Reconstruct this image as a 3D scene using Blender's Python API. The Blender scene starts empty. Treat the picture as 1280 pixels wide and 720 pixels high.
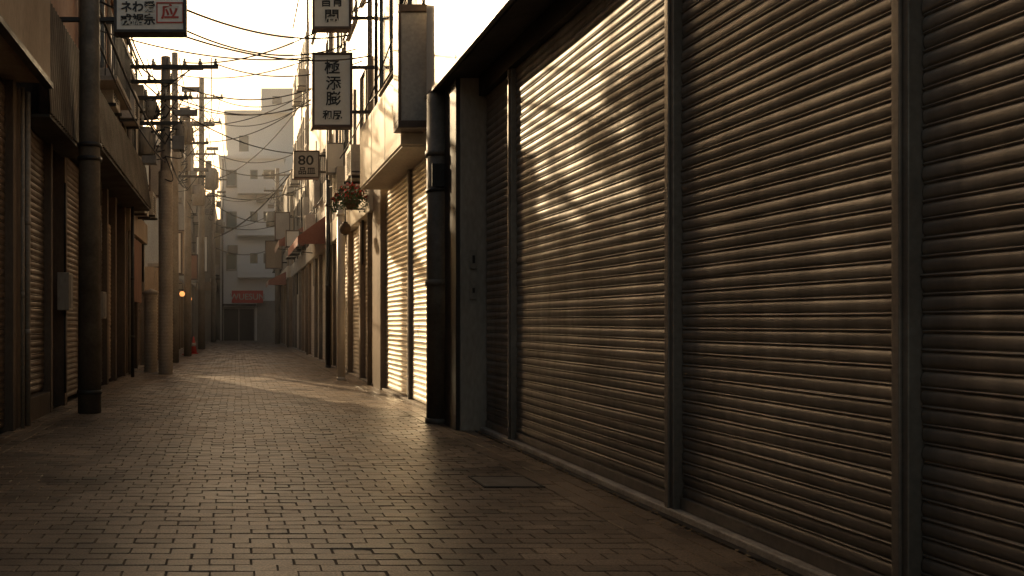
import bpy, math, random
from mathutils import Vector
R = random.Random(7)
rad = math.radians
scene = bpy.context.scene
COL = scene.collection

# ------------------------------------------------------------ materials
def M(name, c1, c2=None, rough=.6, metal=0., scale=2.5, stretch=(1,1,1), bump=.15, bscale=30, spec=.5, rvar=.12, grime=0.0, fine=.25):
    m = bpy.data.materials.new(name); m.use_nodes = True
    nt = m.node_tree; N = nt.nodes; L = nt.links
    b = N['Principled BSDF']
    if c2 is None: c2 = tuple(x*.65 for x in c1)
    tc = N.new('ShaderNodeTexCoord'); mp = N.new('ShaderNodeMapping'); mp.inputs['Scale'].default_value = stretch
    L.new(tc.outputs['Object'], mp.inputs['Vector'])
    n1 = N.new('ShaderNodeTexNoise'); n1.inputs['Scale'].default_value = scale; n1.inputs['Detail'].default_value = 8; n1.inputs['Roughness'].default_value = .62
    L.new(mp.outputs[0], n1.inputs['Vector'])
    r = N.new('ShaderNodeValToRGB'); r.color_ramp.elements[0].position = .32; r.color_ramp.elements[1].position = .68
    r.color_ramp.elements[0].color = (*c2, 1); r.color_ramp.elements[1].color = (*c1, 1)
    L.new(n1.outputs['Fac'], r.inputs['Fac'])
    n2 = N.new('ShaderNodeTexNoise'); n2.inputs['Scale'].default_value = bscale; n2.inputs['Detail'].default_value = 6
    L.new(mp.outputs[0], n2.inputs['Vector'])
    mr = N.new('ShaderNodeMapRange'); mr.inputs[1].default_value = .3; mr.inputs[2].default_value = .7; mr.inputs[3].default_value = 1-fine; mr.inputs[4].default_value = 1.
    L.new(n2.outputs['Fac'], mr.inputs[0])
    mx = N.new('ShaderNodeMix'); mx.data_type = 'RGBA'; mx.blend_type = 'MULTIPLY'; mx.inputs[0].default_value = 1
    L.new(r.outputs[0], mx.inputs[6]); L.new(mr.outputs[0], mx.inputs[7])
    out = mx.outputs[2]
    if grime > 0:   # dirt splashed up from the pavement
        sx = N.new('ShaderNodeSeparateXYZ'); L.new(tc.outputs['Object'], sx.inputs[0])
        ad = N.new('ShaderNodeMath'); ad.operation = 'MULTIPLY_ADD'; ad.inputs[1].default_value = 1.2; ad.inputs[2].default_value = -.4
        L.new(n1.outputs['Fac'], ad.inputs[0])
        sb = N.new('ShaderNodeMath'); sb.operation = 'SUBTRACT'; L.new(sx.outputs[2], sb.inputs[0]); L.new(ad.outputs[0], sb.inputs[1])
        g = N.new('ShaderNodeMapRange'); g.inputs[1].default_value = -.1; g.inputs[2].default_value = .7; g.inputs[3].default_value = 1-grime; g.inputs[4].default_value = 1
        L.new(sb.outputs[0], g.inputs[0])
        m2 = N.new('ShaderNodeMix'); m2.data_type = 'RGBA'; m2.blend_type = 'MULTIPLY'; m2.inputs[0].default_value = 1
        L.new(out, m2.inputs[6]); L.new(g.outputs[0], m2.inputs[7]); out = m2.outputs[2]
    L.new(out, b.inputs['Base Color'])
    rr = N.new('ShaderNodeMapRange'); rr.inputs[1].default_value = .3; rr.inputs[2].default_value = .7
    rr.inputs[3].default_value = min(1, rough+rvar); rr.inputs[4].default_value = max(.03, rough-rvar)
    L.new(n1.outputs['Fac'], rr.inputs[0]); L.new(rr.outputs[0], b.inputs['Roughness'])
    b.inputs['Metallic'].default_value = metal
    b.inputs['Specular IOR Level'].default_value = spec
    if bump > 0:
        bp = N.new('ShaderNodeBump'); bp.inputs['Strength'].default_value = bump; bp.inputs['Distance'].default_value = .01
        L.new(n2.outputs['Fac'], bp.inputs['Height']); L.new(bp.outputs[0], b.inputs['Normal'])
    return m

shutA = M('shutter_grey', (.36,.318,.268), (.22,.188,.155), rough=.5, metal=.3, scale=3.2, stretch=(1,1,.22), bump=.05, bscale=18, grime=.45, rvar=.1)
shutB = M('shutter_cream', (.9,.82,.69), (.8,.71,.57), rough=.38, metal=.45, scale=1.6, bump=.05, grime=.15, fine=.1)
shutC = M('shutter_cream_matt', (.85,.75,.6), (.72,.61,.46), rough=.42, metal=.2, scale=1.6, bump=.05, grime=.2)
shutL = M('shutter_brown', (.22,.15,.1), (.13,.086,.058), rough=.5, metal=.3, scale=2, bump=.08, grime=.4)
postA = M('post_metal', (.38,.335,.28), (.26,.22,.18), rough=.45, metal=.3, scale=3, bump=.05, grime=.4)
cream = M('cream_fascia', (.88,.8,.66), (.76,.66,.52), rough=.36, scale=1.6, stretch=(1,1,.25), bump=.08, fine=.15)
creamsof = M('cream_soffit', (.84,.74,.59), (.7,.59,.45), rough=.6)
tan_ = M('tan_plaster', (.46,.345,.235), (.29,.21,.14), rough=.65, scale=1.3, stretch=(1,1,.4), bump=.25, grime=.4)
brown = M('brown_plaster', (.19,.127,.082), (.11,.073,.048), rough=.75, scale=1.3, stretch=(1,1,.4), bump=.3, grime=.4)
redbr = M('red_brown_cladding', (.34,.165,.1), (.2,.098,.062), rough=.7, scale=1.5, stretch=(1,1,.4), bump=.2, grime=.4)
greyw = M('grey_wall', (.45,.395,.325), (.3,.26,.21), rough=.75, scale=1.2, stretch=(1,1,.35), bump=.2)
white = M('white_render', (.86,.81,.73), (.73,.67,.58), rough=.42, scale=.7, stretch=(1,1,.25), bump=.08, fine=.1)
endw = M('pale_concrete', (.87,.86,.83), (.8,.785,.755), rough=.75, scale=.4, stretch=(1,1,.25), bump=.05, fine=.05)
dark = M('dark_metal', (.06,.05,.043), (.035,.03,.025), rough=.45, metal=.3, bump=.05)
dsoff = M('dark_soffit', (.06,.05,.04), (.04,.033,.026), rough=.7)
polem = M('painted_pole', (.2,.16,.12), (.1,.08,.06), rough=.6, metal=.0, scale=4, bump=.15, grime=.4)
conc = M('concrete_pole', (.36,.3,.235), (.25,.205,.155), rough=.75, scale=4, bump=.2, grime=.3)
ribp = M('ribbed_wrap', (.5,.42,.33), (.38,.31,.24), rough=.6, scale=3, bump=.1, grime=.3)
glass = M('window_glass', (.05,.055,.06), (.03,.035,.04), rough=.12, bump=0, rvar=.05, spec=.8)
frame = M('window_frame', (.3,.27,.24), rough=.4, metal=.3, bump=.03)
signw = M('sign_face', (.84,.8,.72), (.76,.71,.62), rough=.4, scale=3, bump=.02, fine=.08)
signg = M('sign_face_grey', (.5,.46,.41), (.4,.365,.325), rough=.4, scale=3, bump=.02)
signfr = M('sign_frame', (.13,.08,.055), (.08,.05,.035), rough=.5, bump=.05)
ink = M('sign_ink', (.03,.025,.022), rough=.5, bump=0)
redink = M('red_ink', (.6,.06,.03), rough=.5, bump=0)
red = M('red_paint', (.7,.05,.03), (.55,.04,.025), rough=.5, bump=.03)
awnred = M('awning_red', (.42,.16,.11), (.3,.11,.08), rough=.8, bump=.1)
awncr = M('awning_cream', (.7,.58,.43), rough=.8, bump=.1)
corr = M('corrugated_dark', (.13,.098,.072), (.07,.052,.038), rough=.5, metal=.3, scale=3, stretch=(1,1,.4), bump=.1)
wirem = M('cable_rubber', (.03,.026,.024), rough=.6, bump=0)
acm = M('ac_casing', (.6,.55,.48), (.46,.41,.35), rough=.5, bump=.03)
leafm = M('leaf', (.1,.16,.045), (.05,.09,.025), rough=.5, bump=0)
flow = M('petal', (.8,.05,.03), (.65,.035,.025), rough=.5, bump=0)
basket = M('wicker', (.3,.2,.12), (.17,.11,.06), rough=.8, bscale=120, bump=.6)
sillm = M('concrete_sill', (.52,.45,.37), (.28,.235,.19), rough=.7, scale=7, bump=.6, bscale=60)
debris = M('dry_leaves', (.4,.28,.15), (.2,.13,.07), rough=.8, bump=0)
porc = M('porcelain', (.75,.72,.66), rough=.2, bump=0)
asph = M('ground_asphalt', (.07,.06,.052), (.05,.043,.036), rough=.8, scale=1, bump=.4, bscale=90)
mort = M('mortar', (.14,.104,.072), (.075,.056,.04), rough=.9, scale=4, bump=.4, bscale=120)
lampm = bpy.data.materials.new('lit_lantern'); lampm.use_nodes = True
lb = lampm.node_tree.nodes['Principled BSDF']; lb.inputs['Base Color'].default_value = (.8,.3,.08,1)
lb.inputs['Emission Color'].default_value = (1,.42,.12,1); lb.inputs['Emission Strength'].default_value = 1.3

def brickmat():
    m = bpy.data.materials.new('paving_brick'); m.use_nodes = True
    nt = m.node_tree; N = nt.nodes; L = nt.links; b = N['Principled BSDF']
    ge = N.new('ShaderNodeNewGeometry'); tc = N.new('ShaderNodeTexCoord')
    r = N.new('ShaderNodeValToRGB'); e = r.color_ramp.elements
    e[0].position = 0; e[0].color = (.15,.1,.062,1); e[1].position = 1; e[1].color = (.38,.27,.172,1)
    x = r.color_ramp.elements.new(.12); x.color = (.23,.158,.1,1)
    x = r.color_ramp.elements.new(.5); x.color = (.275,.19,.12,1)
    x = r.color_ramp.elements.new(.95); x.color = (.31,.218,.14,1)
    L.new(ge.outputs['Random Per Island'], r.inputs[0])
    n = N.new('ShaderNodeTexNoise'); n.inputs['Scale'].default_value = .8; n.inputs['Detail'].default_value = 10; n.inputs['Roughness'].default_value = .72
    L.new(tc.outputs['Object'], n.inputs[0])
    mr = N.new('ShaderNodeMapRange'); mr.inputs[1].default_value = .36; mr.inputs[2].default_value = .64; mr.inputs[3].default_value = .34; mr.inputs[4].default_value = 1.2
    L.new(n.outputs[0], mr.inputs[0])
    mx = N.new('ShaderNodeMix'); mx.data_type = 'RGBA'; mx.blend_type = 'MULTIPLY'; mx.inputs[0].default_value = 1
    L.new(r.outputs[0], mx.inputs[6]); L.new(mr.outputs[0], mx.inputs[7])
    n2 = N.new('ShaderNodeTexNoise'); n2.inputs['Scale'].default_value = 90; n2.inputs['Detail'].default_value = 6
    L.new(tc.outputs['Object'], n2.inputs[0])
    m3 = N.new('ShaderNodeMapRange'); m3.inputs[1].default_value = .35; m3.inputs[2].default_value = .65; m3.inputs[3].default_value = .5; m3.inputs[4].default_value = 1.12
    L.new(n2.outputs[0], m3.inputs[0])
    my = N.new('ShaderNodeMix'); my.data_type = 'RGBA'; my.blend_type = 'MULTIPLY'; my.inputs[0].default_value = 1
    L.new(mx.outputs[2], my.inputs[6]); L.new(m3.outputs[0], my.inputs[7]); L.new(my.outputs[2], b.inputs['Base Color'])
    rr = N.new('ShaderNodeMapRange'); rr.inputs[1].default_value = .3; rr.inputs[2].default_value = .7; rr.inputs[3].default_value = .3; rr.inputs[4].default_value = .56
    L.new(n.outputs[0], rr.inputs[0]); L.new(rr.outputs[0], b.inputs['Roughness'])
    b.inputs['Specular IOR Level'].default_value = .8
    bp = N.new('ShaderNodeBump'); bp.inputs['Strength'].default_value = .6; bp.inputs['Distance'].default_value = .004
    L.new(n2.outputs[0], bp.inputs['Height']); L.new(bp.outputs[0], b.inputs['Normal'])
    return m
brickm = brickmat()

# ------------------------------------------------------------ mesh helpers
class MB:
    def __init__(s): s.v=[]; s.f=[]; s.sm=[]
    def quad(s,a,b,c,d):
        i=len(s.v); s.v+= [a,b,c,d]; s.f.append((i,i+1,i+2,i+3)); s.sm.append(False); return s
    def box(s,x0,x1,y0,y1,z0,z1):
        if x0>x1:x0,x1=x1,x0
        if y0>y1:y0,y1=y1,y0
        if z0>z1:z0,z1=z1,z0
        i=len(s.v)
        s.v+=[(x0,y0,z0),(x1,y0,z0),(x1,y1,z0),(x0,y1,z0),(x0,y0,z1),(x1,y0,z1),(x1,y1,z1),(x0,y1,z1)]
        for f in ((3,2,1,0),(4,5,6,7),(0,1,5,4),(1,2,6,5),(2,3,7,6),(3,0,4,7)):
            s.f.append(tuple(i+k for k in f)); s.sm.append(False)
        return s
    def cyl(s,p0,p1,r0,r1=None,n=14,caps=True):
        if r1 is None: r1=r0
        p0=Vector(p0);p1=Vector(p1);d=(p1-p0).normalized()
        a=d.orthogonal().normalized();b=d.cross(a);i=len(s.v)
        for p,r in((p0,r0),(p1,r1)):
            for k in range(n):
                t=2*math.pi*k/n; s.v.append(tuple(p+a*(r*math.cos(t))+b*(r*math.sin(t))))
        for k in range(n):
            s.f.append((i+k,i+(k+1)%n,i+n+(k+1)%n,i+n+k)); s.sm.append(True)
        if caps:
            s.f.append(tuple(i+k for k in reversed(range(n)))); s.sm.append(False)
            s.f.append(tuple(i+n+k for k in range(n))); s.sm.append(False)
        return s
    def lathe(s,c,prof,n=16):
        i=len(s.v)
        for r,z in prof:
            for k in range(n):
                t=2*math.pi*k/n; s.v.append((c[0]+r*math.cos(t),c[1]+r*math.sin(t),c[2]+z))
        for j in range(len(prof)-1):
            for k in range(n):
                s.f.append((i+j*n+k,i+j*n+(k+1)%n,i+(j+1)*n+(k+1)%n,i+(j+1)*n+k)); s.sm.append(True)
        return s
    def build(s,name,mat,parent=None,bevel=0):
        me=bpy.data.meshes.new(name); me.from_pydata(s.v,[],s.f); me.validate()
        if len(me.polygons)==len(s.sm): me.polygons.foreach_set('use_smooth',s.sm)
        me.materials.append(mat); me.update()
        o=bpy.data.objects.new(name,me); COL.objects.link(o)
        if parent: o.parent=parent
        if bevel>0:
            b=o.modifiers.new('bevel','BEVEL'); b.width=bevel; b.segments=2; b.limit_method='ANGLE'
        return o
def E(name):
    o=bpy.data.objects.new(name,None); COL.objects.link(o); o.empty_display_size=.3; return o
def box(parent,name,mat,x0,x1,y0,y1,z0,z1,bevel=0):
    return MB().box(x0,x1,y0,y1,z0,z1).build(name,mat,parent,bevel)
def text(parent,name,body,loc,size,mat,sx=1):
    c=bpy.data.curves.new(name,'FONT'); c.body=body; c.size=size; c.align_x='CENTER'; c.align_y='CENTER'; c.extrude=.003; c.offset=.004
    c.materials.append(mat)
    o=bpy.data.objects.new(name,c); COL.objects.link(o); o.location=loc; o.rotation_euler=(rad(90),0,0); o.scale=(sx,1,1); o.parent=parent
    return o
PROF=[(0,0),(.05,.006),(.18,.0105),(.36,.013),(.55,.0125),(.7,.009),(.79,.003),(.82,.001),(.85,.009),(.9,.0135),(.95,.0125),(.985,.006)]
def shutter(parent,name,mat,xw,n,y0,y1,z0,z1,pitch=.078,seg=10,wob=.002,seed=1):
    rr=random.Random(seed); v=[];f=[]
    k=int(round((z1-z0)/pitch)); pitch=(z1-z0)/k
    rows=[]
    ph=rr.random()*9
    for i in range(k):
        off=rr.uniform(-1,1)*wob; tilt=rr.uniform(-1,1)*wob*1.6; w1=rr.uniform(0,6.28); am=rr.uniform(.2,1)*wob; w2=rr.uniform(0,6.28); f2=rr.uniform(3,7)
        for a,d in PROF:
            row=[]
            z=z0+(i+a)*pitch
            for j in range(seg+1):
                y=y0+(y1-y0)*j/seg
                dd=d*pitch/.078+off+(tilt*2+wob*1.5*math.sin(y*f2+w2))*(a-.5)+am*math.sin(y*3.1+w1)+wob*1.2*math.sin(y*1.9+z*1.3+ph)
                zz=z+.002*math.sin(y*2.3+w1)*(1 if wob>0 else 0)
                row.append((xw+n*dd,y,zz))
            rows.append(row)
    rows.append([(xw,y0+(y1-y0)*j/seg,z1) for j in range(seg+1)])
    for r_ in rows: v+=r_
    s=seg+1
    for i in range(len(rows)-1):
        for j in range(seg):
            a=i*s+j; f.append((a,a+1,a+s+1,a+s) if n>0 else (a,a+s,a+s+1,a+1))
    mb=MB(); mb.v=v; mb.f=f; mb.sm=[True]*len(f)
    return mb.build(name,mat,parent)
def corrugated(parent,name,mat,x,n,y0,y1,z0,z1,xt=None,pitch=.11,amp=.022):
    if xt is None: xt=x
    k=int((y1-y0)/pitch*6); v=[]
    for z,xx in((z0,x),(z1,xt)):
        for j in range(k+1):
            v.append((xx+n*amp*math.sin(j*math.pi/3),y0+(y1-y0)*j/k,z))
    mb=MB(); mb.v=v; mb.f=[(j,j+1,k+2+j,k+1+j) for j in range(k)]; mb.sm=[True]*k
    return mb.build(name,mat,parent)
def window(parent,xw,n,y0,y1,z0,z1,mull=1):
    box(parent,'window_glass',glass,xw-n*.05,xw+n*.008,y0,y1,z0,z1)
    m=MB(); t=.05
    m.box(xw-n*.05,xw+n*.05,y0-t,y0,z0-t,z1+t).box(xw-n*.05,xw+n*.05,y1,y1+t,z0-t,z1+t)
    m.box(xw-n*.05,xw+n*.048,y0,y1,z1,z1+t).box(xw-n*.05,xw+n*.08,y0,y1,z0-t,z0)
    for i in range(mull):
        yy=y0+(y1-y0)*(i+1)/(mull+1); m.box(xw-n*.04,xw+n*.035,yy-.02,yy+.02,z0,z1)
    m.build('window_frame',frame,parent)
def acunit(parent,xw,n,y,z):
    mb=MB(); mb.box(xw+n*.06,xw+n*.36,y,y+.78,z,z+.56); mb.build('ac_casing',acm,parent,.012)
    g=MB(); 
    for i in range(9): g.box(xw+n*.362,xw+n*.372,y+.06,y+.5,z+.08+i*.045,z+.095+i*.045)
    g.box(xw,xw+n*.4,y+.05,y+.09,z-.05,z-.003).box(xw,xw+n*.4,y+.69,y+.73,z-.05,z-.003)
    g.cyl((xw+n*.03,y+.7,z+.3),(xw+n*.03,y+.7,z-1.6),.025)
    g.build('ac_grille',dark,parent)
def balcony(parent,xw,n,y0,y1,z,d=.55):
    m=MB(); m.box(xw+n*.004,xw+n*d,y0,y1,z,z+.08); m.build('balcony_slab',greyw,parent,.008)
    m=MB(); k=int((y1-y0)/.14)
    for i in range(k+1):
        y=y0+.03+(y1-y0-.06)*i/k; m.box(xw+n*(d-.05),xw+n*(d-.03),y-.01,y+.01,z+.083,z+.9)
    for i in range(4):
        x=xw+n*(.08+i*(d-.16)/3); m.box(x-.01,x+.01,y0+.02,y0+.04,z+.083,z+.9)
    m.box(xw+n*.01,xw+n*(d-.02),y0+.01,y0+.05,z+.903,z+.94).box(xw+n*(d-.06),xw+n*(d-.02),y0+.053,y1,z+.903,z+.94)
    m.build('balcony_railing',dark,parent)
def pipe(parent,name,mat,x,y,z0,z1,r,collars=()):
    mb=MB().cyl((x,y,z0),(x,y,z1),r,n=24)
    for c in collars: mb.cyl((x,y,c),(x,y,c+.07),r*1.12,n=24)
    return mb.build(name,mat,parent)

# ------------------------------------------------------------ ground
MB().quad((-300,-300,-.008),(300,-300,-.008),(300,500,-.008),(-300,500,-.008)).build('ground',asph)
street=E('brick_pavement')
MB().quad((-2.4,-6,.006),(2.62,-6,.006),(2.62,50,.006),(-2.4,50,.006)).build('mortar_bed',mort,street)
def bricks():
    mb=MB(); L_,W_=.2,.092; g=.004; bev=.003
    fields=[(-2.02,2.12)]
    y=-5.0; row=0
    def brick(x0,x1,y0,y1):
        h=.012+R.uniform(-.0016,.0016); tx=R.uniform(-.0014,.0014); ty=R.uniform(-.0012,.0012)
        if R.random()<.03: h-=.003
        j=R.uniform(-.0015,.0015); x0+=j; x1+=j; i=len(mb.v); b2=bev*R.uniform(.7,2)
        mb.v+=[(x0,y0,0.0005),(x1,y0,.0005),(x1,y1,.0005),(x0,y1,.0005),
               (x0+b2,y0+bev,h-tx-ty),(x1-b2,y0+bev,h+tx-ty),(x1-b2,y1-bev,h+tx+ty),(x0+b2,y1-bev,h-tx+ty)]
        for f in((4,5,6,7),(0,1,5,4),(1,2,6,5),(2,3,7,6),(3,0,4,7)): mb.f.append(tuple(i+k for k in f)); mb.sm.append(False)
    while y<49:
        for a,b in fields:
            x=a-(L_/2 if row%2 else 0)+R.uniform(-.014,.014)
            while x<b-.02:
                xa=max(x,a)+g/2; xb=min(x+L_,b)-g/2
                if xb-xa>.03: brick(xa,xb,y+g/2,y+W_-g/2)
                x+=L_
        y+=W_; row+=1
    y=-5.0; k=0
    while y<49:
        for c in range(4):
            x0=2.125+c*.118; o=(L_/2 if c%2 else 0)
            brick(x0+g/2,x0+.118-g/2,y+o+g/2,y+o+L_-g/2)
        for c in range(3):
            x0=-2.025-(c+1)*.118; o=(L_/2 if c%2 else 0)
            brick(x0+g/2,x0+.118-g/2,y+o+g/2,y+o+L_-g/2)
        y+=L_
    mb.build('paving_bricks',brickm,street)
bricks()
mh=E('access_cover')
MB().box(1.72,2.1,5.5,5.85,.0,.017).build('cover_plate',postA,mh,.003)
fr=MB(); fr.box(1.7,1.717,5.48,5.87,0,.02).box(2.103,2.12,5.48,5.87,0,.02).box(1.72,2.1,5.48,5.497,0,.02).box(1.72,2.1,5.853,5.87,0,.02); fr.build('cover_frame',dark,mh)

# ------------------------------------------------------------ right building A
YB=-4
A=E('shuttered_shop_building')
box(A,'wall_core',brown,2.68,9,YB,8.8,0,6.4)
box(A,'upper_wall',tan_,2.5,2.678,YB,8.8,5.4,6.4)
box(A,'fascia_band',cream,2.2,2.676,YB,9.25,3.76,5.38,.01)
box(A,'fascia_drip_edge',frame,2.18,2.23,YB,9.27,3.72,3.757)
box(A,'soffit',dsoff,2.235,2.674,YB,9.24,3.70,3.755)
box(A,'shutter_header',dark,2.53,2.679,YB,8.33,3.5,3.697)
for yy in (-3.2,-.4,2.4,5.2,8.0): box(A,'fascia_joint',frame,2.194,2.205,yy,yy+.02,3.77,5.37)
ys=[(8.30,7.50),(7.42,4.77),(4.66,3.12),(3.03,.4),(.3,-2.4),(-2.5,-3.95)]
for i,(b,a) in enumerate(ys):
    shutter(A,'roller_shutter',shutA,2.61,-1,a,b,.13,3.52,pitch=.07,seg=22,wob=.0026,seed=20+i)
    box(A,'shutter_bottom_rail',postA,2.585,2.66,a+.01,b-.01,.058,.128,.004)
pm=MB()
for a,b in((7.42,7.5),(4.665,4.765),(3.035,3.115),(.3,.4),(-2.5,-2.4)):
    pm.box(2.55,2.66,a,b,.03,3.5); pm.box(2.535,2.549,a+(b-a)*.3,b-(b-a)*.3,.03,3.5)
pm.build('shutter_guide_posts',postA,A,.004)
box(A,'sill',sillm,2.53,2.67,YB,8.3,0,.055,.008)
box(A,'sill_channel',dark,2.48,2.527,YB,8.3,0,.02)
box(A,'end_pillar',greyw,2.345,2.67,8.36,8.8,0,3.70,.008)
box(A,'pillar_edge_strip',dark,2.3,2.342,8.37,8.8,0,3.70)
sw=MB(); sw.box(2.44,2.51,8.335,8.357,1.70,1.90).box(2.44,2.51,8.335,8.357,1.38,1.58); sw.build('switch_plates',postA,A,.004)
sw=MB(); sw.box(2.462,2.488,8.325,8.333,1.76,1.84).box(2.462,2.488,8.325,8.333,1.45,1.50); sw.build('switch_slots',dark,A)
P=E('steel_pole'); pipe(P,'shaft',polem,2.27,9.0,0,3.7,.125,(.0,1.55,3.0)); 
MB().cyl((2.27,9.0,2.6),(2.27,9.0,2.64),.135).box(2.17,2.37,8.85,8.87,2.65,2.9).build('strap',dark,P)

# ------------------------------------------------------------ right building B
B=E('shop_building')
XR=2.47
box(B,'wall_core',greyw,2.55,9,9.0,14,0,11)
box(B,'upper_wall',white,XR,2.548,9.3,14,4.32,11)
box(B,'canopy_box',cream,2.03,2.545,9.85,13.1,3.33,4.3,.01)
box(B,'canopy_soffit',creamsof,2.05,2.54,9.88,13.07,3.305,3.327)
for yy in (10.9,12.0): box(B,'canopy_joint',frame,2.026,2.035,yy,yy+.012,3.34,4.29)
shutter(B,'roller_shutter',shutB,2.5,-1,11.42,13.28,.06,3.3,seg=10,seed=5,wob=.0015)
shutter(B,'roller_shutter',shutB,2.5,-1,9.2,11.32,.06,3.3,seg=10,seed=6,wob=.0015)
box(B,'shutter_post',postA,2.44,2.54,11.33,11.41,0,3.3,.004)
box(B,'sill',sillm,2.42,2.545,9.2,13.3,0,.05,.006)
box(B,'pillar',tan_,2.4,2.6,13.3,14.0,0,3.9,.01)
for z in (5.0,7.6):
    window(B,XR,-1,9.7,11.3,z,z+1.6); window(B,XR,-1,11.9,13.5,z,z+1.6)
box(B,'string_course',tan_,2.38,2.467,9.3,14,6.95,7.12)
m=MB()
for y in (9.5,11.6,13.7): m.cyl((2.4,y,4.32),(2.4,y,8.5),.03)
m.build('facade_conduits',dark,B)
S=E('projecting_box_sign')
box(S,'body',signg,1.97,2.28,9.55,9.8,3.55,4.84)
m=MB(); m.box(1.93,2.3,9.52,9.82,3.46,3.547).box(1.93,2.3,9.52,9.82,4.843,4.93).box(1.93,1.967,9.52,9.82,3.55,4.84); m.build('frame',signfr,S,.006)
m=MB(); m.box(2.285,2.6,9.62,9.68,3.8,3.86).box(2.285,2.6,9.62,9.68,4.6,4.66); m.build('brackets',dark,S)

# generic shop building
def shop(name,side,xw,y0,y1,h,wall,shut,depth=6,wins=True,seed=1,upper=None,fz=3.1,fcol=None,first=4.6,zoff=.75):
    rr=random.Random(seed); n=-side; e=E(name)
    up=upper or wall
    fh=min(.497,h-fz-.02)
    box(e,'wall_core',wall,xw+side*.1,xw+side*depth,y0,y1,0,h)
    if h>fz+.55: box(e,'upper_wall',up,xw,xw+side*.098,y0,y1,fz+.5,h-.003)
    box(e,'sign_fascia',fcol or cream,xw+n*.12,xw+side*.096,y0+.05,y1-.05,fz,fz+fh,.008)
    box(e,'parapet',frame,xw+n*.06,xw+side*.3,y0-.02,y1+.02,h,h+.1)
    y=y0+.15
    while y<y1-.8:
        w=min(rr.uniform(1.3,2.3),y1-.12-y)
        shutter(e,'roller_shutter',shut,xw+side*.06,n,y+.08,y+w-.08,.06,fz,seg=5,pitch=.085,seed=seed*9+int(y*3),wob=.0015)
        box(e,'shop_post',postA if rr.random()<.5 else wall,xw+n*.05,xw+side*.097,y+w-.08,y+w+.08,0,fz-.003,.004)
        y+=w
    box(e,'shop_post',wall,xw+n*.05,xw+side*.097,y0+.02,y0+.2,0,fz-.003,.004)
    box(e,'sill',sillm,xw+n*.05,xw+side*.09,y0,y1,0,.05)
    if wins:
        z=first
        while z+1.4<h:
            y=y0+.5
            while y+1.3<y1:
                window(e,xw,n,y,y+1.15,z,z+1.3)
                if rr.random()<.4: acunit(e,xw,n,y+.2,z-zoff)
                y+=1.15+rr.uniform(.5,1.0)
            z+=2.75
    mb=MB(); mb.cyl((xw+n*.07,y0+.35,0),(xw+n*.07,y0+.35,h-.2),.045); mb.build('drain_pipe',conc,e)
    return e
C=shop('shop_building',1,XR,14,20,12,tan_,shutC,seed=3,upper=white,fcol=cream)
D=shop('shop_building',1,XR,20,27,15,tan_,shutC,seed=4,upper=white,fcol=cream)
D2=shop('shop_building',1,XR+.05,27,35,14,tan_,shutC,seed=8,upper=white,fcol=signg)
Ee=shop('shop_building',1,XR-.1,35,44,7.5,tan_,shutC,seed=5,upper=greyw)

# ------------------------------------------------------------ left
XL=-2.37
L1=E('brown_shop_building')
box(L1,'wall_core',brown,XL-.12,-9,YB,10.1,0,7)
box(L1,'upper_wall',tan_,XL,XL-.118,YB,10.1,5.3,7)
box(L1,'fascia_band',tan_,-2.0,XL-.115,YB,8.62,3.72,5.28,.01)
box(L1,'fascia_lip',dark,-1.97,-2.06,YB,8.63,3.66,3.717)
for yy in (2.2,4.4,6.6): box(L1,'fascia_joint',dark,-1.996,-2.01,yy,yy+.02,3.73,5.27)
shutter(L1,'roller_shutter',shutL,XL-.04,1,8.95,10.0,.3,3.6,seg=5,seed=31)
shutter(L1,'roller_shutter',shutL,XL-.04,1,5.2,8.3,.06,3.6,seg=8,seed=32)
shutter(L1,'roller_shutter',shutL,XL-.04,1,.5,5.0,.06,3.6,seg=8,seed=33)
m=MB()
for y in (8.3,8.84,10.0): m.box(XL+.06,XL-.1,y,y+.1,0,3.66)
m.box(XL+.04,XL-.1,8.4,8.84,0,3.65).box(XL+.05,XL-.11,8.945,10.0,0,.28); m.build('door_posts',brown,L1,.006)
pipe(L1,'conduit',conc,XL+.1,8.72,0,3.65,.03,(1,2.2))
pipe(L1,'conduit',conc,XL+.09,8.55,0,3.65,.02,(1.4,))
L2=E('red_brown_shop_building')
LH=9.8; Y2=16.9
box(L2,'wall_core',brown,XL-.3,-8.5,10.1,Y2,0,LH)
box(L2,'upper_wall',redbr,XL,XL-.298,10.1,Y2,3.7,LH)
corrugated(L2,'corrugated_canopy_fascia',corr,-2.02,1,8.72,11.6,3.42,4.75,xt=-2.1)
corrugated(L2,'corrugated_canopy_fascia',corr,-1.86,1,11.0,17.4,3.6,4.5,xt=-1.98)
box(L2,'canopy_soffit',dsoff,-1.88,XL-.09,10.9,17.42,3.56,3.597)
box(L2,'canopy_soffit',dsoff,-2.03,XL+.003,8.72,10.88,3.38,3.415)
box(L2,'canopy_roof',corr,-1.99,XL+.003,10.9,17.42,4.5,4.54)
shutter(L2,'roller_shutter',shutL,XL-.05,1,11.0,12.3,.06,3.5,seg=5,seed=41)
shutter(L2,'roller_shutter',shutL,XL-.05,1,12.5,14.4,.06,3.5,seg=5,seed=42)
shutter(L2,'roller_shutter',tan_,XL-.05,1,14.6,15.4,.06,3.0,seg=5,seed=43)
m=MB()
for y in (10.85,12.32,14.42,15.42,16.72): m.box(XL+.05,XL-.25,y,y+.16,0,3.55)
m.build('posts',brown,L2,.006)
box(L2,'door',greyw,XL-.1,XL-.299,15.6,16.5,0,2.2); box(L2,'door_transom',glass,XL-.1,XL-.299,15.6,16.5,2.25,2.9)
pipe(L2,'drain_pipe',dark,-2.12,16.4,0,3.5,.035,(.8,2))
for y in(12.9,14.9): window(L2,XL,1,y,y+1.2,5.4,6.9)
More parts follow.
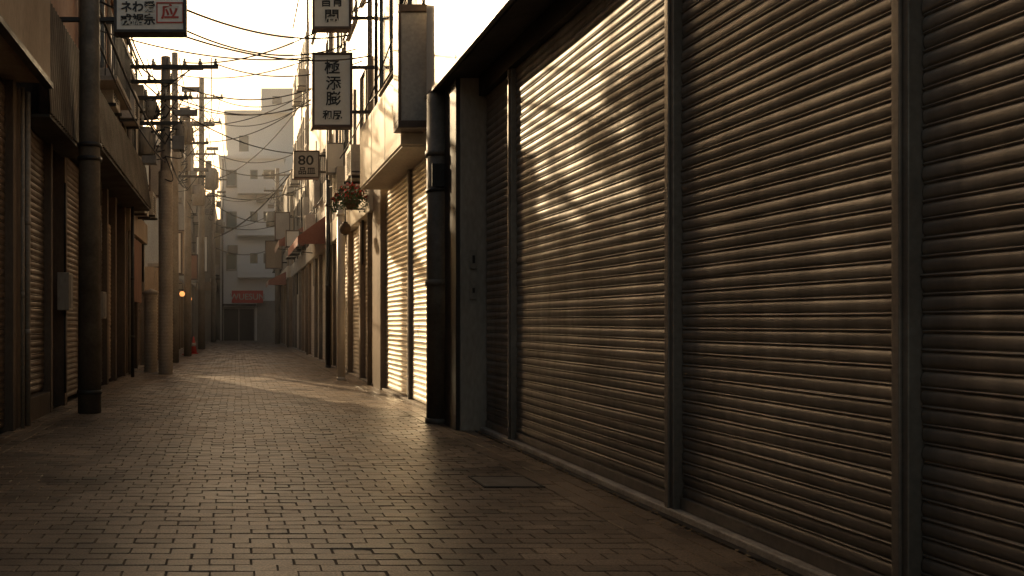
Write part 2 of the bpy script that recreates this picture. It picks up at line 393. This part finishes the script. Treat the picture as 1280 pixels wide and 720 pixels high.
acunit(L2,XL,1,15.9,5.2); acunit(L2,XL,1,10.9,7.6); acunit(L2,XL,1,13.1,4.75); acunit(L2,XL,1,15.2,7.6)
balcony(L2,XL,1,12.6,14.4,5.0-.05,.5); balcony(L2,XL,1,14.8,16.8,7.3,.5)
m=MB()
for y in (11.9,14.5,16.6): m.cyl((XL+.06,y,4.55),(XL+.06,y,9.5),.035)
for z in (5.1,7.2): m.cyl((XL+.05,10.3,z),(XL+.05,16.8,z),.022)
m.build('wall_conduits',conc,L2)
BH=6.7
L2b=shop('grey_shop_building',-1,XL,16.95,20.4,BH,brown,shutL,seed=12,upper=greyw,fcol=tan_,first=4.3)
m=MB()
for y in (17.1,17.8,18.5,19.2,20.3): m.box(-2.55,-2.5,y,y+.05,BH+.1,BH+1.1)
for z in (.4,.75,1.1): m.box(-2.55,-2.51,17.0,20.35,BH+z,BH+z+.05)
m.build('added_dapple_railing',dark,L2b)  # railing added so its bars break up the sun on the right shutters
m=MB().box(-5.5,-3.6,17.4,19.6,BH,BH+2.4); m.build('roof_stair_house',greyw,L2b,.01)
WT=E('added_shadow_tank')  # invented tank, put here to throw a distinct shadow on the near shutter
MB().lathe((-3.0,18.0,BH+.45),[(.0,0),(.33,0),(.35,.04),(.35,.75),(.3,.86),(.0,.95)],20).build('tank',acm,WT)
m=MB()
for a,b in((-.22,-.22),(.22,-.22),(.22,.22),(-.22,.22)): m.box(-3.0+a-.02,-3.0+a+.02,18+b-.02,18+b+.02,BH,BH+.448)
m.build('legs',dark,WT)
def dapple_shrub(x,y,z,r,h):  # invented rooftop plants, their leaves dapple the sun reaching the near shutter
    e=E('added_dapple_shrub'); MB().lathe((x,y,z),[(.0,0),(.16,0),(.2,.3),(.17,.3),(.16,.25),(.0,.25)]).build('pot',basket,e)
    t=MB(); lf=MB()
    for k in range(9):
        an=R.uniform(0,6.28); q=Vector((x+math.cos(an)*r*.7,y+math.sin(an)*r*.7,z+h*R.uniform(.5,1)))
        t.cyl((x,y,z+.25),q,.018,.006,n=6)
        for i in range(48):
            p=q+Vector((R.gauss(0,1),R.gauss(0,1),R.gauss(0,1)))*r*.3; s=R.uniform(.04,.07)
            a=Vector((R.uniform(-1,1),R.uniform(-1,1),R.uniform(-1,1))).normalized()*s; b=a.orthogonal().normalized()*s*.5
            lf.quad(tuple(p-a),tuple(p+b),tuple(p+a),tuple(p-b))
    t.build('stems',basket,e); lf.build('foliage',leafm,e)
for y,r,h in((17.2,.4,1.5),(18.75,.35,1.3),(19.9,.3,.8)): dapple_shrub(-2.9,y,BH,r,h)
acunit(L2b,XL,1,17.4,5.75); acunit(L2b,XL,1,19.4,3.75)
box(L2b,'side_cladding',redbr,-2.3,XL+.003,18.1,19.5,1.6,3.05,.01)
L3=shop('low_shop_building',-1,XL+.1,23.3,36,2.75,tan_,shutL,seed=14,fcol=tan_,first=9,fz=2.35)
L4=shop('grey_office_building',-1,XL,39.5,45,10.5,greyw,shutL,seed=15,upper=greyw)
L5=shop('grey_shop_building',-1,-1.35,45.2,58,8.3,greyw,shutL,seed=16,depth=8)
box(L5,'end_wall_band',tan_,-1.3,-6,45.1,45.19,2.9,3.4)

# ------------------------------------------------------------ end building
T=E('apartment_building')
box(T,'main_tower',endw,-.55,9,51,62,0,14.4)
box(T,'upper_tower',endw,1.6,9,50.6,62,14.4,15.9)
box(T,'front_block',endw,-.95,2.9,48,50.998,0,10.9)
box(T,'roof_slab',endw,-.75,9.2,50.9,62,14.403,14.6)
box(T,'front_roof_slab',endw,-1.05,3.0,47.9,50.9,10.903,11.1)
box(T,'left_wing',greyw,-9,-.96,52,60,0,7)
m=MB(); g=MB(); bal=MB()
for z in (4.0,6.5,9.0):
    for x,w_ in ((-.55,.55),(.9,.35),(1.7,.6)):
        g.box(x,x+w_,47.985,48.1,z+.3,z+1.2)
        m.box(x-.05,x,47.95,48.05,z+.25,z+1.25).box(x+w_,x+w_+.05,47.95,48.05,z+.25,z+1.25).box(x,x+w_,47.95,48.05,z+1.2,z+1.25).box(x-.05,x+w_+.05,47.9,48.05,z+.2,z+.3)
    bal.box(.1,2.95,47.4,47.996,z-.25,z+.0).box(.1,2.95,47.4,47.48,z+.003,z+.6)
for x in (.2,): g.box(x,x+.6,50.985,51.1,12,13)
g.box(2.3,2.9,50.585,50.7,14.9,15.4)
m.cyl((-.8,47.93,0),(-.8,47.93,10.9),.05)
m.box(-.5,.1,47.6,47.94,5.2,5.7).box(1.2,1.8,47.6,47.94,8.3,8.8)
g.build('window_glass',glass,T); m.build('window_frames',frame,T); bal.build('balconies',endw,T,.02)
box(T,'entrance_opening',dark,-.75,1.1,47.99,48.2,0,1.9)
m=MB().box(-.8,-.72,47.9,48.0,0,2.1).box(1.08,1.16,47.9,48.0,0,2.1).box(.15,.2,47.92,47.985,0,1.9).box(-.8,1.16,47.85,48.0,1.9,2.05); m.build('entrance_frame',acm,T)
box(T,'entrance_canopy',dark,-.8,1.2,47.3,47.99,2.1,2.2)
box(T,'side_shutter',greyw,1.25,2.5,47.95,48.0,0,2.4)
RS=E('red_shop_sign')
box(RS,'board',red,-.25,1.6,47.2,47.29,2.25,2.98,.01)
text(RS,'lettering','WUESUN',(.675,47.19,2.6),.5,porc,.98)

# ------------------------------------------------------------ signs
def sign(name,x0,x1,y,z0,z1,th,face,texts,xwall=None,side=1,fw=.045,frm=None):
    e=E(name); fm=frm or signfr
    box(e,'face',face,x0+fw,x1-fw,y,y+th,z0+fw,z1-fw)
    m=MB(); a=y-.02;b=y+th+.02
    m.box(x0,x0+fw-.001,a,b,z0,z1).box(x1-fw+.001,x1,a,b,z0,z1).box(x0+fw,x1-fw,a,b,z0,z0+fw-.001).box(x0+fw,x1-fw,a,b,z1-fw+.001,z1)
    m.build('frame',fm,e,.006)
    if xwall is not None:
        m=MB(); 
        for z in (z0+(z1-z0)*.2,z0+(z1-z0)*.8):
            m.box(x1 if side>0 else x0,xwall,y+th*.3,y+th*.3+.05,z,z+.05)
        m.build('brackets',dark,e)
    for i,(s,dx,dz,size,mt,sx) in enumerate(texts):
        text(e,'lettering',s,((x0+x1)/2+dx,y-.006,(z0+z1)/2+dz),size,mt,sx)
    return e
sign('hanging_shop_sign',1.33,2.04,14,4.55,5.86,.18,signw,[('極',0,.38,.27,ink,1.05),('添',.02,.1,.26,ink,1.05),('膨',.02,-.17,.26,ink,1.05),('和尻',.0,-.45,.17,ink,1.0)],XR,1)
sign('hanging_shop_sign',1.33,2.02,14,6.27,7.25,.18,signw,[('旨宵',0,-.02,.2,ink,1.0),('閣',.0,-.28,.25,ink,1.1)],XR,1)
m=sign('hanging_shop_sign',-1.53,-.62,10,4.76,5.6,.16,signw,[('ネわ爱',-.15,-.105,.145,ink,1.0),('戎裾宗',-.15,-.265,.145,ink,1.0),('应',.25,-.17,.19,redink,1.2)],XL,-1,fw=.04,frm=dark)
rb=MB(); cx,cz=-.825,5.01
rb.box(cx-.17,cx-.155,9.99,9.997,cz-.13,cz+.13).box(cx+.155,cx+.17,9.99,9.997,cz-.13,cz+.13).box(cx-.154,cx+.154,9.99,9.997,cz-.13,cz-.115).box(cx-.154,cx+.154,9.99,9.997,cz+.115,cz+.13)
rb.build('red_border',redink,m)
sign('small_box_sign',1.3,1.88,18,4.38,5.0,.2,signg,[('80',-.02,.08,.3,ink,1.2),('品皿',0,-.16,.18,ink,1.1)],XR,1,fw=.03)
sign('small_box_sign',1.93,2.3,17,4.3,4.95,.16,signw,[],XR,1,fw=.02,frm=frame)
sign('small_box_sign',1.5,2.1,31,4.3,5.4,.2,signg,[],XR,1)
sign('small_box_sign',1.35,2.15,37,3.6,4.9,.2,tan_,[],XR,1)
sign('small_box_sign',1.7,2.2,27.5,3.7,4.3,.2,signw,[],XR,1)
sign('small_box_sign',-2.1,-1.55,27.5,2.75,4.3,.3,tan_,[],XL,-1)
sign('small_box_sign',-2.2,-1.65,24.5,2.6,3.9,.2,signw,[],XL,-1)
sign('small_box_sign',-2.2,-1.75,20.2,4.3,5.6,.2,signg,[],XL,-1)
sign('small_box_sign',-2.0,-1.4,39.7,3.6,5.4,.2,signw,[],XL,-1)
sign('small_box_sign',-2.0,-1.5,31.5,2.8,3.8,.2,redbr,[],XL,-1)

# ------------------------------------------------------------ awnings
def awning(y0,y1,x,z,dx,dz,m1,m2):
    e=E('shop_awning'); n=int((y1-y0)/.25); a=MB(); b=MB()
    for i in range(n):
        q=a if i%2 else b; ya=y0+i*(y1-y0)/n; yb=y0+(i+1)*(y1-y0)/n
        q.quad((x,ya,z),(x,yb,z),(x-dx,yb,z-dz),(x-dx,ya,z-dz)); q.quad((x-dx,ya,z-dz),(x-dx,yb,z-dz),(x-dx,yb,z-dz-.22),(x-dx,ya,z-dz-.22))
    a.v+=[(x,y0,z),(x-dx,y0,z-dz),(x-dx,y0,z-dz-.2),(x,y0,z-dz-.2)]; k=len(a.v); a.f.append((k-4,k-3,k-2,k-1)); a.sm.append(False)
    a.build('fabric',m1,e); b.build('fabric_stripe',m2,e)
    MB().cyl((x,y0+.02,z-dz-.1),(x-dx+.01,y0+.02,z-dz-.02),.015).cyl((x,y1-.02,z-dz-.1),(x-dx+.01,y1-.02,z-dz-.02),.015).build('arms',dark,e)
awning(20.6,24.5,2.34,3.9,.75,.55,awnred,awnred)
awning(28,31,2.4,4.5,.9,.5,awnred,awncr)
awning(36,39,2.25,3.4,.8,.4,awnred,awncr)

# ------------------------------------------------------------ lantern and flowers
H=E('hanging_flower_basket'); hc=(2.08,14.4,3.3)
MB().lathe(hc,[(.02,-.14),(.08,-.12),(.13,-.05),(.16,.02),(.14,.02)]).build('basket',basket,H)
lf=MB(); fl=MB()
for i in range(1100):
    t=R.uniform(0,6.28); r=.34*math.sqrt(R.random()); lob=1+.25*math.sin(3*t+1); r*=lob
    z=.04+R.uniform(0,.26)*(1-(r/.45)**2)-(R.uniform(0,.22) if r>.24 else 0)
    isf = i%3==0 and z>-.02 and math.sin(5*t)+math.cos(3*t+z*20)>-.3
    up=.05 if isf else 0
    p=Vector((hc[0]+r*1.08*math.cos(t),hc[1]+r*1.08*math.sin(t),hc[2]+z+up)); s=R.uniform(.018,.038)
    a=Vector((R.uniform(-1,1),R.uniform(-1,1),R.uniform(-1,1))).normalized()*s; b=a.orthogonal().normalized()*s*.7
    (fl if isf else lf).quad(tuple(p-a),tuple(p+b),tuple(p+a),tuple(p-b))
lf.build('leaves',leafm,H); fl.build('flowers',flow,H)
MB().cyl((2.08,14.4,3.3),(2.08,14.4,3.85),.008).cyl((2.08,14.4,3.85),(2.5,14.4,3.85),.014).build('hanger',dark,H)
def lantern(x,y,z,r,mt,xw):
    e=E('round_lantern')
    MB().lathe((x,y,z),[(r*.35,-r*.95),(r*.75,-r*.7),(r,-r*.1),(r*.95,r*.3),(r*.7,r*.75),(r*.35,r*.95)]).build('shade',mt,e)
    MB().cyl((x,y,z-r*1.1),(x,y,z-r*.9),r*.4).cyl((x,y,z+r*.9),(x,y,z+r*1.1),r*.4).cyl((x,y,z+r),(x,y,z+r+.25),.01).cyl((x,y,z+r+.25),(xw,y,z+r+.25),.014).build('caps',dark,e)
lantern(2.0,14.65,2.85,.11,basket,2.5)
lantern(-1.78,23.6,2.0,.09,lampm,-2.3)
lantern(-1.75,26.0,2.05,.09,lampm,-2.3)
lantern(-1.75,30.0,2.0,.1,lampm,-2.3)
lantern(-1.75,41.0,2.8,.12,lampm,-2.3)

# ------------------------------------------------------------ poles
def upole(name,x,y,h,r,mat,arms,wrap=None,trans=()):
    e=E(name); MB().cyl((x,y,0),(x,y,h),r,r*.72,n=20).build('shaft',mat,e)
    if wrap:
        mb=MB(); z=wrap[0]; prof=[]
        while z<wrap[1]:
            prof+=[(r*1.08,z),(r*1.16,z+.03),(r*1.08,z+.06)]; z+=.075
        mb.lathe((x,y,0),prof,20); mb.build('ribbed_sleeve',ribp,e)
    a=MB(); ins=MB()
    for z,x0,x1 in arms:
        a.box(x+x0,x+x1,y-.14,y-.07,z,z+.075)
        a.cyl((x+x0*.5,y-.1,z),(x,y-.1,z-.4),.015); a.cyl((x+x1*.5,y-.1,z),(x,y-.1,z-.4),.015)
        k=max(3,int((x1-x0)/.3))
        for i in range(k):
            xx=x+x0+.06+(x1-x0-.12)*i/(k-1)
            ins.lathe((xx,y-.105,z+.075),[(.02,0),(.045,.02),(.025,.05),(.045,.07),(.02,.1),(.035,.13),(.0,.15)],10)
    a.build('crossarms',dark,e); ins.build('insulators',porc,e)
    for k,(dx,dz,rr_,hh) in enumerate(trans):
        t=MB().cyl((x+dx,y-.05,dz),(x+dx,y-.05,dz+hh),rr_,n=18).cyl((x+dx,y-.05,dz+hh),(x+dx,y-.05,dz+hh+.05),rr_*.8)
        t.cyl((x+dx,y-.05,dz+.1),(x,y-.05,dz+.1),.03)
        for q in range(6): 
            an=q*math.pi/3; t.box(x+dx+rr_*math.cos(an)-.012,x+dx+rr_*math.cos(an)*1.15+.012,y-.06+rr_*math.sin(an),y-.04+rr_*math.sin(an)*1.15,dz+.05,dz+hh-.08)
        t.build('transformer',greyw,e)
    if arms:
        q=MB(); rr=random.Random(int(y*10))
        for k in range(10):
            z0=rr.uniform(arms[-1][0]-.9,arms[0][0]-.2); a0=rr.uniform(-1,1); s=rr.uniform(.15,.5)*(1 if a0>0 else -1); last=None
            for i in range(9):
                t=i/8; p=(x+s*math.sin(t*math.pi),y-.16,z0-.5*t-.25*math.sin(t*math.pi))
                if last: q.cyl(last,p,.012,n=6,caps=False)
                last=p
        q.build('service_loops',wirem,e)
        q=MB(); z0=arms[-1][0]-.55; q.box(x+.16,x+.42,y-.2,y+.05,z0,z0+.3).box(x-.5,x-.18,y-.2,y,z0-.3,z0-.12).box(x+.2,x+.7,y-.17,y-.05,z0+.75,z0+.87)
        q.build('splice_boxes',frame,e,.01)
    return e
P1=upole('utility_pole',-1.83,10.0,9.5,.145,polem,[]); 
m=MB()
for z in (3.15,3.32,.25): m.cyl((-1.83,10,z),(-1.83,10,z+.05),.155,n=20)
m.build('bands',dark,P1)
upole('utility_pole',-1.53,17.4,6.9,.14,conc,[(6.62,-1.0,1.15),(6.3,-.9,.2),(5.95,-.9,.5),(5.4,-.55,.4)],(0,4.4),((-.42,4.75,.17,.55),(-.3,5.55,.13,.35),(.34,5.0,.13,.4)))
upole('utility_pole',-1.42,33,11.2,.15,conc,[(10.3,-.9,.9),(9.3,-.8,.8),(8.0,-.6,.6)],None,((.4,6.6,.26,.8),(-.38,6.4,.24,.75)))
upole('utility_pole',-1.6,26.5,8.2,.13,conc,[(7.6,-.9,.9),(7.0,-.7,.7),(5.9,-.5,.6)],None,((.36,5.0,.2,.6),(-.36,6.1,.2,.6)))
upole('utility_pole',-1.7,22.2,8.6,.12,conc,[(8.1,-.6,.8),(7.3,-.5,.5)],None,((.32,6.1,.17,.5),))
upole('utility_pole',2.12,41,9.0,.14,conc,[(8.6,-.8,.8),(7.8,-.7,.7)],None,((-.36,6.0,.22,.7),))
upole('utility_pole',-1.25,44,9.5,.14,conc,[(8.9,-.8,.8),(8.0,-.7,.7)],None,((.36,6.0,.22,.7),))
PR=E('steel_pole'); pipe(PR,'shaft',dark,2.28,19.8,0,4.65,.06,(0,2,4))
P4=E('steel_pole'); pipe(P4,'shaft',cream,2.05,15.6,0,3.4,.08,(0,3.2))
V=E('ventilation_duct'); mb=MB(); prof=[]; z=0
while z<1.75: prof+=[(.15,z),(.165,z+.03),(.15,z+.06)]; z+=.075
mb.lathe((-1.95,18.3,0),prof,18); mb.build('ribbed_duct',ribp,V)
MB().lathe((-1.95,18.3,1.75),[(.15,0),(.2,.03),(.2,.08),(.0,.16)],18).build('cap',ribp,V)

def jbox(x,y,z,w,h,mt=acm):
    e=E('electrical_box'); box(e,'casing',mt,x,x+.16,y,y+w,z,z+h,.01); MB().cyl((x+.08,y+w/2,z),(x+.08,y+w/2,z-1.1),.018).cyl((x+.08,y+w/2,z+h),(x+.08,y+w/2,z+h+1.2),.018).build('conduit',dark,e)
    box(e,'door_panel',frame,x-.008 if x>0 else x+.161,x-.001 if x>0 else x+.168,y+.03,y+w-.03,z+.03,z+h-.03)
jbox(2.25,20.2,4.2,.4,.5); jbox(2.25,16.9,3.95,.5,.35); jbox(2.25,23,4.5,.5,.7); jbox(-2.36,13.3,1.2,.3,.45,greyw); jbox(-2.36,10.55,1.3,.25,.5,greyw); jbox(2.2,26,4.6,.5,.6)

# ------------------------------------------------------------ cables
def cable(p0,p1,sag,r=.012,n=24):
    c=bpy.data.curves.new('overhead_cable','CURVE'); c.dimensions='3D'; c.bevel_depth=r; c.bevel_resolution=2
    s=c.splines.new('POLY'); s.points.add(n)
    for i in range(n+1):
        t=i/n; p=Vector(p0).lerp(Vector(p1),t); p.z-=sag*4*t*(1-t); s.points[i].co=(*p,1)
    c.materials.append(wirem); o=bpy.data.objects.new('overhead_cable',c); COL.objects.link(o)
cable((-1.1,10.1,5.3),(2.0,14.1,6.2),.25,.014)
cable((-1.8,10,5.5),(1.7,14.1,5.95),.45,.012)
cable((-1.8,10,6.0),(2.4,13,7.6),.3,.01)
cable((-1.8,10,5.2),(2.4,14.3,5.9),.35,.013)
cable((-2.3,12,5.6),(2.4,16,6.6),.35,.012)
cable((-1.1,17.3,6.75),(2.45,14.2,6.9),.35,.014)
cable((-.5,17.3,6.75),(2.45,15.5,6.2),.3,.012)
cable((-1.5,17.4,6.4),(2.45,19,7.0),.5,.014)
cable((-1.5,17.4,5.9),(2.45,21,5.6),.4,.014)
cable((-1.5,17.4,6.1),(2.45,24,7.9),.5,.014)
cable((-1.3,26.5,7.7),(2.45,22,7.8),.4,.014)
cable((-1.3,26.5,7.1),(2.45,26,8.4),.4,.016)
cable((-1.3,26.5,6.6),(2.45,30,7.0),.5,.016)
cable((-1.3,26.5,5.6),(2.45,28,5.9),.45,.016)
cable((-1.6,22.2,8.0),(2.45,18,7.4),.35,.013)
cable((-1.6,22.2,7.2),(2.45,20,6.8),.4,.013)
cable((-.9,33,10.4),(2.5,30,9.6),.4,.018)
cable((-.9,33,9.4),(2.5,33,9.9),.4,.018)
cable((-.9,33,8.1),(2.5,34,8.3),.4,.018)
cable((-.9,33,4.6),(2.45,31.5,7.4),.45,.03)
cable((-.9,33,6.0),(2.45,35,5.8),.5,.02)
cable((-.9,33,5.2),(2.3,41,6.2),.3,.02)
cable((-.9,33,7.0),(2.45,28,9.0),.5,.018)
cable((-1.1,44,5.2),(2.1,41,5.0),.4,.02)
cable((-1.1,44,6.4),(2.1,41,6.9),.4,.02)
cable((-1.1,44,8.0),(2.1,41,7.9),.4,.02)
for dx in (-.9,-.4,.3,1.0):
    cable((-1.53+dx,17.3,6.85),(-1.6+dx*.8,26.4,7.85),.3,.011); cable((-1.6+dx*.8,26.4,7.85),(-1.42+dx*.8,32.9,10.5),.35,.012); cable((-1.42+dx*.8,32.9,9.5),(-1.25+dx*.8,43.9,9.1),.4,.013)
for dx in (-.5,-.3):
    cable((-1.83,10,6.2-dx),(-1.53+dx,17.3,6.45),.35,.016)
cable((-1.83,10,5.4),(-1.53,17.3,5.0),.3,.02)
cable((-1.83,10,4.9),(-1.53,17.3,4.6),.25,.014)
cable((-1.53,17.4,5.0),(-1.6,26.5,5.6),.3,.02); cable((-1.6,26.5,5.4),(-1.42,33,6.2),.3,.025)
cable((2.4,14,7.6),(2.4,34,8.6),.5,.014); cable((2.35,14,4.4),(2.3,20,4.5),.2,.014); cable((2.35,20,4.6),(2.3,30,5.1),.3,.016)
cable((2.35,9.8,5.2),(2.35,14,5.0),.15,.014); cable((2.33,9.8,5.9),(2.2,16.9,4.6),.3,.012)

# ------------------------------------------------------------ cones, debris
def cone(x,y):
    e=E('traffic_cone'); box(e,'base',red,x-.17,x+.17,y-.17,y+.17,.013,.04,.01)
    MB().cyl((x,y,.04),(x,y,.62),.12,.025,n=18).build('body',red,e)
    MB().cyl((x,y,.28),(x,y,.4),.0885,.067,n=18).build('band',porc,e)
cone(-1.68,27.5); cone(-1.5,28.3)
m=MB()
for i in range(420):
    y=R.uniform(2.5,9)if i<330 else R.uniform(9,20); x=(2.5-abs(R.gauss(0,.06))) if i<330 else (2.38-abs(R.gauss(0,.05))); s=R.uniform(.006,.02)
    if i>390: x=R.uniform(-2,2.2)
    t=R.uniform(0,6.28); z=.016+R.uniform(0,.012); a=(math.cos(t)*s,math.sin(t)*s); b=(-a[1]*.6,a[0]*.6)
    m.quad((x-a[0],y-a[1],z),(x+b[0],y+b[1],z+R.uniform(0,.01)),(x+a[0],y+a[1],z+R.uniform(0,.008)),(x-b[0],y-b[1],z))
m.build('fallen_leaves',debris)

# ------------------------------------------------------------ thin evening haze in the far street
hz=bpy.data.materials.new('air_haze'); hz.use_nodes=True; hn=hz.node_tree.nodes; hn.clear()
ho=hn.new('ShaderNodeOutputMaterial'); hv=hn.new('ShaderNodeVolumeScatter')
hv.inputs['Density'].default_value=.0034; hv.inputs['Anisotropy'].default_value=.5; hv.inputs['Color'].default_value=(1,.97,.92,1)
hz.node_tree.links.new(hv.outputs[0],ho.inputs['Volume'])
MB().box(-14,14,18,90,.03,18).build('haze',hz)

# ------------------------------------------------------------ light
AZ,EL=22,21
w=bpy.data.worlds.new('World'); scene.world=w; w.use_nodes=True
nt=w.node_tree; bg=nt.nodes['Background']
sk=nt.nodes.new('ShaderNodeTexSky'); sk.sky_type='NISHITA'; sk.sun_disc=False
sk.sun_elevation=rad(EL); sk.sun_rotation=rad(-AZ); sk.dust_density=5; sk.air_density=1.2; sk.ozone_density=.6
mx=nt.nodes.new('ShaderNodeMix'); mx.data_type='RGBA'; mx.blend_type='MULTIPLY'; mx.inputs[0].default_value=1; mx.inputs[7].default_value=(1.04,.88,.7,1)
nt.links.new(sk.outputs[0],mx.inputs[6]); nt.links.new(mx.outputs[2],bg.inputs['Color']); bg.inputs['Strength'].default_value=.15
sun=bpy.data.lights.new('sun','SUN'); sun.energy=5; sun.angle=rad(.5); sun.color=(1,.75,.45)
so=bpy.data.objects.new('sun',sun); COL.objects.link(so)
d=Vector((math.sin(rad(AZ))*math.cos(rad(EL)),-math.cos(rad(AZ))*math.cos(rad(EL)),-math.sin(rad(EL))))
so.rotation_euler=d.to_track_quat('-Z','Y').to_euler(); so.location=(-20,50,30)

# ------------------------------------------------------------ camera
cam=bpy.data.cameras.new('camera'); co=bpy.data.objects.new('camera',cam); COL.objects.link(co)
co.location=(0,0,1.15); co.rotation_euler=(rad(90),0,0); cam.lens=28.125; cam.sensor_width=36
cam.shift_x=(640-295)/1280; cam.shift_y=42/1280; cam.clip_end=2000; cam.clip_start=.05
scene.camera=co
scene.view_settings.view_transform='Standard'; scene.view_settings.look='None'; scene.view_settings.exposure=0
